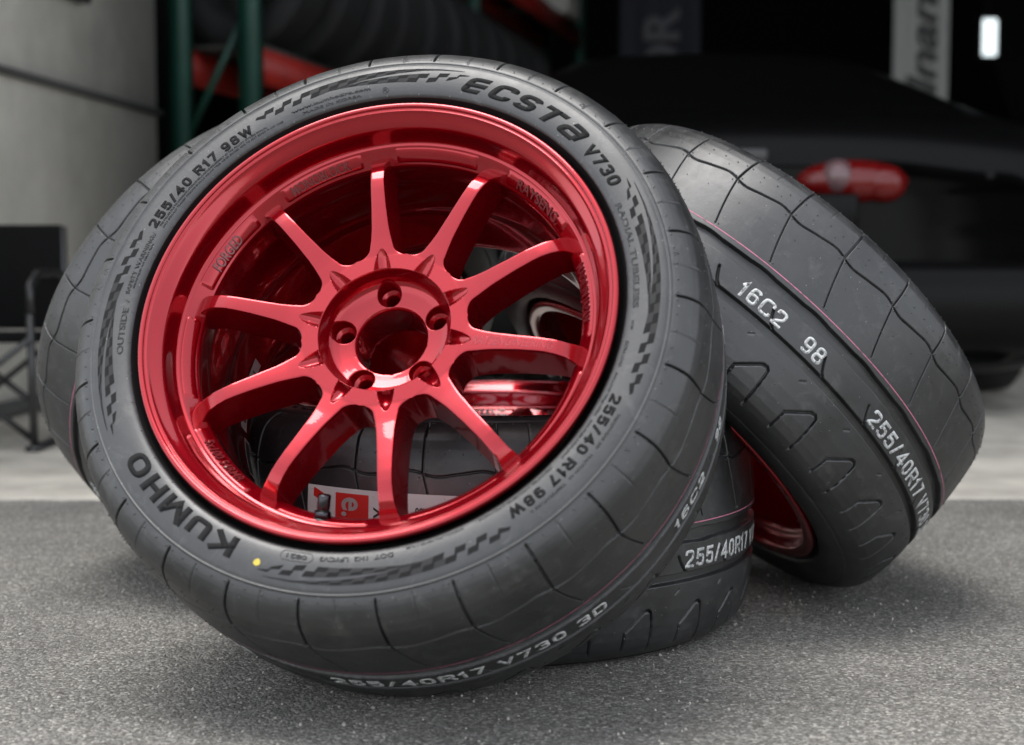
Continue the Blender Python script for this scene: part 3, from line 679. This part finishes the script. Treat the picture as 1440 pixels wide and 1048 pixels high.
# caution stickers on the inside of the barrel
STK = mat('silver_sticker', (0.55, 0.55, 0.54), rough=0.45); STKD = mat('dark_sticker', (0.045, 0.047, 0.05), rough=0.4)
def r_barrel(s): return np.interp(s, [-.0960, -.0550, -.0200], [.2050, .2030, .1990])
def barrel_patch(name, m, s0, s1, t0, t1, off, parent):
    ts = np.radians(np.linspace(t0, t1, 24)); ss = np.linspace(s0, s1, 4)
    V = np.array([((r_barrel(s) - off) * math.cos(t), (r_barrel(s) - off) * math.sin(t), s) for t in ts for s in ss])
    return obj(name, mesh_np(name, V, grid_faces(24, 4), m), parent)
st1 = barrel_patch('caution_sticker', STK, -.0845, -.0655, 168.5, 191.5, .0011, wheel)
st2 = barrel_patch('rating_sticker', STK, -.0920, -.0765, 194.0, 206.5, .0011, wheel)
barrel_patch('print_panel', STKD, -.0900, -.0785, 194.8, 205.8, .0014, st2)

# remember the text meshes used elsewhere
TX_E, TX_XL, TX_98, TX_CAU, TX_BAN, TX_OR = TXM[k:k + 6]
V, F = TX_CAU; xx = norm_txt(V); yy = V[:, 1] / V[:, 1].max()
s_ = -.0810 + yy * .0105; t_ = np.radians(189.0 + xx * (172.0 - 189.0)); rb = r_barrel(s_) - .0014
obj('sticker_lettering', mesh_np('sticker_lettering', np.stack([rb * np.cos(t_), rb * np.sin(t_), s_], 1), F, BLACKM, smooth=False), st1)
# balance-weight strip inside the back of the barrel
barrel_patch('balance_weight', STKD, -.0960, -.0800, 318, 332, .0040, wheel)

# ------------------------------------------------------------------ the other three wheels are copies of the first
def copy_tree(o, parent=None):
    c = o.copy(); COL.objects.link(c)
    if parent: c.parent = parent
    for ch in list(o.children): copy_tree(ch, c)
    return c
def place(c, u, n, rot, label):
    w = copy_tree(wheel); w.matrix_world = wmat(c, *ortho(u, n), rot); w['label'] = label; return w
wB = place((.28151, 1.9573, .29666), (-.34389, .93901, 0), (.6695, .24519, .70118), 281.4, 'leaning wheel with spoked face turned away, showing wide grey tread and red inner barrel')
wC = place((-.02628, 1.84192, .1320), (-.23888, -.97105, 0), (-.00047, .00012, 1), 151.2, 'wheel lying flat on the asphalt under the leaning ones, paper label on its tread')
wD = place((-.31862, 2.08564, .31349), (-.57444, -.81855, 0), (-.68152, .47827, .55389), 73.7, 'wheel mostly hidden behind the one with its spokes showing, next to the folding chair')

# paper label on the tread of the flat wheel (angles in the world, measured at its axis)
LABW = mat('white_paper_label', (0.66, 0.62, 0.60), rough=0.5, var=.08, scale=40); LABR = mat('red_label_print', (0.62, 0.02, 0.015), rough=0.5); LABK = mat('black_label_print', 0.02, rough=0.5)
cC = Vector((-.02628, 1.84192, .1320))
def lab_pt(deg, s, off): r = float(r_tread(s)) + off; return (cC.x + r * math.cos(R(deg)), cC.y + r * math.sin(R(deg)), cC.z + s)
def lab_patch(name, m, d0, d1, s0, s1, off, parent, tilt=0.0):
    ds = np.linspace(d0, d1, 30); ss = np.linspace(s0, s1, 6)
    V = [lab_pt(d, s + tilt * (d + 110), off) for d in ds for s in ss]
    o = obj(name, mesh_np(name, V, grid_faces(30, 6)[:, ::-1], m), None)
    o.parent = parent; o.matrix_parent_inverse = parent.matrix_world.inverted(); return o
bpy.context.view_layer.update()
lab = lab_patch('paper_label', LABW, -126.4, -78.0, .0050, .0585, .0007, wC, -.00012)
TL = -.00012
def lab_text(V, F, d_c, s_c, w_deg, h, m, rot90=False):
    xx = norm_txt(V) - .5; yy = V[:, 1] / V[:, 1].max() - .5
    if rot90: dd, sv = d_c + yy * w_deg, s_c - xx * h
    else: dd, sv = d_c + xx * w_deg, s_c + yy * h
    P = [lab_pt(a, b_ + TL * (a + 110), .0013) for a, b_ in zip(dd, sv)]
    o = obj('label_print', mesh_np('label_print', P, F, m, smooth=False)); o.parent = lab
def lab_sub(name, m, *a):
    o = lab_patch(name, m, *a, wC, TL); o.parent = lab; o.matrix_parent_inverse = Matrix.Identity(4); return o
lab_sub('label_print', LABR, -119.6, -112.4, .012, .0535, .0010)
lab_sub('label_print', LABR, -103.0, -90.0, .012, .0395, .0010)
lab_text(*TX_E, -116.3, .0395, 3.4, .020, LABW, True)
lab_text(*TX_XL, -110.0, .0330, 2.6, .018, LABK, True)
lab_text(*TX_98, -101.5, .0405, 3.2, .0085, LABK)
# red slanted mark at the end of the label
P = [lab_pt(a, s + TL * (a + 110), .0010) for a, s in ((-124.9, .0555), (-124.6, .0560), (-122.0, .0500), (-122.0, .0400), (-123.4, .0440), (-124.9, .0470))]
o = obj('label_print', mesh_np('label_print', P, [np.array([(0, 5, 4), (0, 4, 1), (1, 4, 2), (2, 4, 3)])], LABR, smooth=False)); o.parent = lab

# ------------------------------------------------------------------ background things
BLKF = mat('black_fabric', 0.006, rough=0.95, spec=.15); BLKT = mat('black_steel_tube', 0.02, rough=0.35, spec=.6)
# folding chair beside the partition
CX, CY = -1.16, 3.42
ch = empty('folding_chair', Matrix.Translation((CX, CY, 0.006)), 'black folding camp chair beside the off-white partition wall', 'chair')
def cpart(name, m, build, smooth=True):
    b = MB(); build(b); return obj(name, b.mesh(name, m, smooth), ch)
bk = cpart('backrest', BLKF, lambda b: b.box((-.17, .10, .255), (.125, .125, .495)), False); bevel(bk, .01, 3)
cpart('seat', BLKF, lambda b: b.box((-.16, -.12, .235), (.12, .10, .25)), False)
for x in (-.165, .122):
    cpart('arm', BLKT, lambda b: b.tube([(x, -.14, .30), (x, -.13, .36), (x, -.08, .385), (x, .06, .385), (x, .11, .375)], .010))
    cpart('leg', BLKT, lambda b: b.tube([(x, .112, .010), (x, .112, .49)], .009))
    cpart('leg', BLKT, lambda b: b.tube([(x, -.13, .010), (x, -.14, .30)], .009))
    cpart('foot', BLKT, lambda b: b.box((x - .014, -.15, .0005), (x + .014, .13, .012)), False)
for y in (-.135, .108):
    cpart('cross_brace', BLKT, lambda b: b.tube([(-.165, y - .012, .02), (.122, y - .012, .245)], .007)); cpart('cross_brace', BLKT, lambda b: b.tube([(-.165, y + .012, .245), (.122, y + .012, .02)], .007))

# pallet rack with green uprights and red beams, running into the garage
RA = math.atan2(500, 2142)
MR = Matrix.Translation((-1.17, 5.45, 0.006)) @ Matrix.Rotation(-RA, 4, 'Z')
GRN = mat('green_rack_paint', (0.007, 0.048, 0.032), rough=0.5, var=.25, scale=8); REDB = mat('red_beam_paint', (0.30, 0.016, 0.010), rough=0.45, var=.2, scale=8)
rack = empty('pallet_rack', MR, 'green pallet rack with red beams holding stored tyres inside the garage', 'rack')
def rpart(name, m, lo, hi, parent=rack):
    b = MB(); b.box(lo, hi); return obj(name, b.mesh(name, m), parent)
for y in (0, 3.1, 6.2):
    for x in (0, .265):
        rpart('upright', GRN, (x - .035, y - .03, 0), (x + .035, y + .03, 2.9)); rpart('base_plate', GRN, (x - .05, y - .05, 0.0), (x + .05, y + .05, .008))
    for j in range(4):
        z0 = .25 + .55 * j; b = MB(); b.tube([(.0, y, z0), (.265, y, z0 + .5)], .014, 8); obj('brace', b.mesh('brace', GRN), rack)
for x in (0, .265):
    for z in (.14, 1.03, 1.95):
        for y in (0, 3.1): rpart('beam', REDB, (x - .02, y + .032, z), (x + .024, y + 3.068, z + .12))
BOARD = mat('dark_shelf_board', (.05, .045, .04), rough=.8)
for y0 in (.05, 1.05, 2.05, 3.2, 4.2, 5.2):
    for z in (.262, 1.152, 2.072): rpart('shelf_board', BOARD, (-.02, y0, z - .001), (.285, y0 + .9, z + .014))
# stored tyres standing on the rack: simple treaded tyres
def shelf_tyre_mesh():
    pr = [(.19, -.07), (.21, -.095), (.25, -.105), (.285, -.098), (.300, -.085)]
    for s in np.linspace(-.08, .08, 17): pr.append((.306 - (.006 if abs(abs(s) - .03) < .006 else 0), s))
    pr += [(.300, .085), (.285, .098), (.25, .105), (.21, .095), (.19, .07), (.18, 0), (.19, -.07)]
    V, F = lathe(pr, 64); V = V[:, [2, 0, 1]]
    return mesh_np('stored_tyre', V, F[:, ::-1], RUBMID)
stm = shelf_tyre_mesh()
for i in range(11):
    yy_ = .30 + .40 * i
    o = obj('stored_tyre', stm, label='plain black tyre standing in the row on the red rack beam', cat='tyre', group='tyres stored on the rack')
    o.matrix_world = MR @ Matrix.Translation((.14, yy_, 1.166 + .307)) @ Matrix.Rotation(R(78 + 3 * (i % 3)), 4, 'Z')
# carton boxes further along
CARD = mat('pale_carton', (.45, .43, .40), rough=.8, var=.1, scale=6)
b = MB(); b.box((-.17, -.22, 0), (.17, .22, .40)); o = obj('carton', b.mesh('carton', CARD), label='pale carton on the top red beam of the rack', cat='box'); o.matrix_world = MR @ Matrix.Translation((.17, 5.6, 2.088)); bevel(o, .004)

# hanging banners
def hang(name, label, cat, cx, y, z0, z1, w, m, txt=None, tm=None, tw=.3, tilt=0):
    M = Matrix.Translation((cx, y, 0)) @ Matrix.Rotation(R(tilt), 4, 'Y')
    e = empty(name, M, label, cat)
    b = MB(); nn = 14
    V = []; 
    for i in range(nn):
        x = -w / 2 + w * i / (nn - 1); yy = .02 * math.sin(i * .9)
        for z in (z0, (z0 + z1) / 2, z1): V.append((x, yy, z))
    V = np.array(V); VB = V.copy(); VB[:, 1] += .004
    obj('cloth', mesh_np('cloth', np.concatenate([V, VB]), [np.concatenate([grid_faces(nn, 3), grid_faces(nn, 3, False, len(V))[:, ::-1]])], m), e)
    b = MB(); b.tube([(-w / 2 - .03, 0, z1), (w / 2 + .03, 0, z1)], .012); obj('rod', b.mesh('rod', BLKT, True), e)
    if txt:
        V, F = txt; xx = norm_txt(V) - .5; y2 = V[:, 1] / V[:, 1].max() - .5
        hz = z1 - z0
        P = np.stack([-y2 * tw, np.full(len(xx), -.026) + V[:, 2] * .05, (z0 + z1) / 2 - .02 + xx * hz * .78], 1)
        obj('banner_lettering', mesh_np('banner_lettering', P, F, tm, smooth=False), e)
    return e
hang('banner', 'white hanging banner with dark slanted lettering above the black car', 'banner', 2.70, 10.2, 1.42, 2.26, .36, mat('white_banner_cloth', (.42, .42, .40), rough=.8), TX_BAN, LABK, .19)
hang('banner', 'dark navy hanging banner with big faint grey letters', 'banner', .92, 9.6, 1.42, 2.05, .5, mat('navy_banner_cloth', (.005, .006, .012), rough=.8), TX_OR, mat('grey_banner_print', (.06, .06, .065), rough=.8), .22)

# wall lamp far inside, switched on
lp = empty('hanging_lamp', Matrix.Translation((3.70, 12.0, 0)), 'small lit tube lamp hanging in the dark garage', 'lamp')
b = MB(); b.box((-.09, -.03, 1.94), (.09, .03, 2.28)); hb = obj('housing', b.mesh('housing', BLKT), lp)
b = MB(); b.box((-.055, -.045, 1.97), (.055, -.031, 2.25)); df = obj('diffuser', b.mesh('diffuser', mat('lit_lamp_diffuser', .8, emit=((.85, .97, 1.0), 0.45))), lp); bevel(df, .01)
b = MB(); b.tube([(0, 0, 2.28), (0, 0, 5.4995)], .006); obj('hanger', b.mesh('hanger', BLKT), lp)

# ------------------------------------------------------------------ black parked car, tail towards the door
CARP = mat('black_car_paint', .003, rough=.3, spec=.12); GLS = mat('dark_car_glass', .002, rough=.1, spec=.2)
TLR = mat('red_tail_lens', (.13, .004, .004), rough=.2, spec=.5); TLW = mat('clear_tail_lens', (.14, .08, .085), rough=.15, spec=.6)
CHR = mat('bright_chrome', (.75, .76, .78), rough=.12, metal=1.0)
MC = Matrix.Translation((.62, 3.98, .006)) @ Matrix.Rotation(R(-3), 4, 'Z')      # local -y is the tail
car = empty('parked_car', MC, 'black parked car with red tail lamps standing in the dark garage', 'car')
def car_body():
    # sections along the length: (y, half width, sill z, belt z, roof z, roof half width)
    S = [(0, .74, .14, .60, .64, .60), (.04, .83, .10, .68, .74, .66), (.15, .88, .09, .74, .80, .68), (.5, .91, .09, .78, .86, .68), (1.0, .91, .10, .79, 1.02, .60), (1.5, .89, .12, .78, 1.14, .54), (2.1, .88, .12, .77, 1.16, .53), (2.7, .87, .12, .76, 1.0, .56), (3.1, .87, .12, .75, .79, .62), (3.9, .85, .14, .66, .70, .62), (4.15, .74, .22, .54, .58, .55)]
    rows = []
    for y, w, zs, zb, zr, wr in S:
        half = [(w * .86, zs), (w * .97, zs + .06), (w, zs + (zb - zs) * .45), (w * .99, zb - .10), (w * .955, zb), (wr + (w - wr) * .35, zb + (zr - zb) * .55), (wr * .96, zr - .02), (wr * .6, zr + .012), (0, zr + .02)]
        ring = [(-x, y, z) for x, z in half] + [(x, y, z) for x, z in half[::-1][1:]]
        rows.append(ring)
    n = len(rows[0]); V = np.array(rows).reshape(-1, 3); F = grid_faces(len(rows), n)
    bot = np.array([(i * n, (i + 1) * n, (i + 1) * n + n - 1, i * n + n - 1) for i in range(len(rows) - 1)])
    cap = []
    for base in (0, (len(rows) - 1) * n):
        for j in range(n // 2): cap.append((base + j, base + j + 1, base + n - 2 - j, base + n - 1 - j))
    return mesh_np('body', V, [np.concatenate([F[:, ::-1], bot, np.array(cap)])], CARP)
bd = obj('body', car_body(), car); sb = bd.modifiers.new('sub', 'SUBSURF'); sb.levels = 2; sb.render_levels = 2
def car_box(name, m, lo, hi, bev=.02, parent=car, rz=0):
    b = MB(); b.box(lo, hi, Matrix.Rotation(R(rz), 4, 'Z') if rz else None); o = obj(name, b.mesh(name, m), parent); bevel(o, bev, 3); return o
for sx in (-1, 1):
    def ellip(name, m, c, r, parent):
        th = np.linspace(0, math.pi, 13); V, F = lathe([(math.sin(a), -math.cos(a)) for a in th], 24); V = V * np.array(r) + np.array(c); return obj(name, mesh_np(name, V, F, m), parent)
    tl = ellip('tail_lamp', TLR, (.26 * sx, .02, .615), (.15, .075, .058), car)
    ellip('lens', TLW, (.22 * sx, -.012, .625), (.045, .05, .048), tl); ellip('lens', TLR, (.34 * sx, -.002, .61), (.06, .055, .05), tl)
car_box('bumper', CARP, (-.78, -.05, .16), (.78, .12, .42), .09)
car_box('plate_recess', CARP, (-.26, -.112, .48), (.26, -.02, .58), .01)
car_box('badge', BLKT, (-.04, -.045, .66), (.04, .02, .70), .01)
def car_wheel(x, y):
    V, F = lathe([(.0, .08), (.17, .085), (.20, .06), (.215, .095), (.29, .10), (.315, .08), (.32, 0), (.315, -.08), (.29, -.10), (.2, -.09), (0, -.09)], 40)
    sgn = 1 if x > 0 else -1
    V = np.stack([V[:, 2] * sgn + x, V[:, 0] + y, V[:, 1] + .32], 1)
    o = obj('wheel', mesh_np('wheel', V, F if sgn > 0 else F[:, ::-1], RUBMID), car); return o
for x in (-.80, .80):
    for y in (.85, 3.4):
        w = car_wheel(x, y)
        V, F = lathe([(.0, .094), (.05, .10), (.06, .088), (.17, .092), (.20, .099), (.206, .092)], 30); sg = 1 if x > 0 else -1
        obj('rim', mesh_np('rim', np.stack([V[:, 2] * sg + x, V[:, 0] + y, V[:, 1] + .32], 1), F if sg > 0 else F[:, ::-1], CHR), w)
for x in (-.93, .93):
    car_box('mirror', CARP, (x - .09, 2.55, .80), (x + .09, 2.68, .92), .03)

# ------------------------------------------------------------------ loose grit on the asphalt
gv = []; gf = []
oc = np.array([(1, 0, 0), (0, 1, 0), (-1, 0, 0), (0, -1, 0), (0, 0, 1), (0, 0, -1)], float)
of = np.array([(0, 1, 4), (1, 2, 4), (2, 3, 4), (3, 0, 4), (1, 0, 5), (2, 1, 5), (3, 2, 5), (0, 3, 5)])
for i in range(5200):
    y = 0.95 + 1.7 * RNG.random() ** 1.15; x = (RNG.random() * 2 - 1) * (.40 * y + .1)
    s = .0007 + .0016 * RNG.random() ** 3; a = RNG.random() * 6.28; v = oc * (s * (0.7 + .6 * RNG.random(3))) * RNG.uniform(.75, 1.25, (6, 1))
    gv.append(np.stack([v[:, 0] * math.cos(a) - v[:, 1] * math.sin(a) + x, v[:, 0] * math.sin(a) + v[:, 1] * math.cos(a) + y, v[:, 2] + s * .45], 1)); gf.append(of + 6 * i)
obj('loose_grit', mesh_np('loose_grit', np.concatenate(gv), np.concatenate(gf), mat('pale_grit', (.38, .36, .32), rough=.9, var=.45, scale=160), smooth=False), label='fine pale grit scattered over the asphalt', cat='grit', kind='stuff')

scene.render.resolution_x = 1024; scene.render.resolution_y = 745
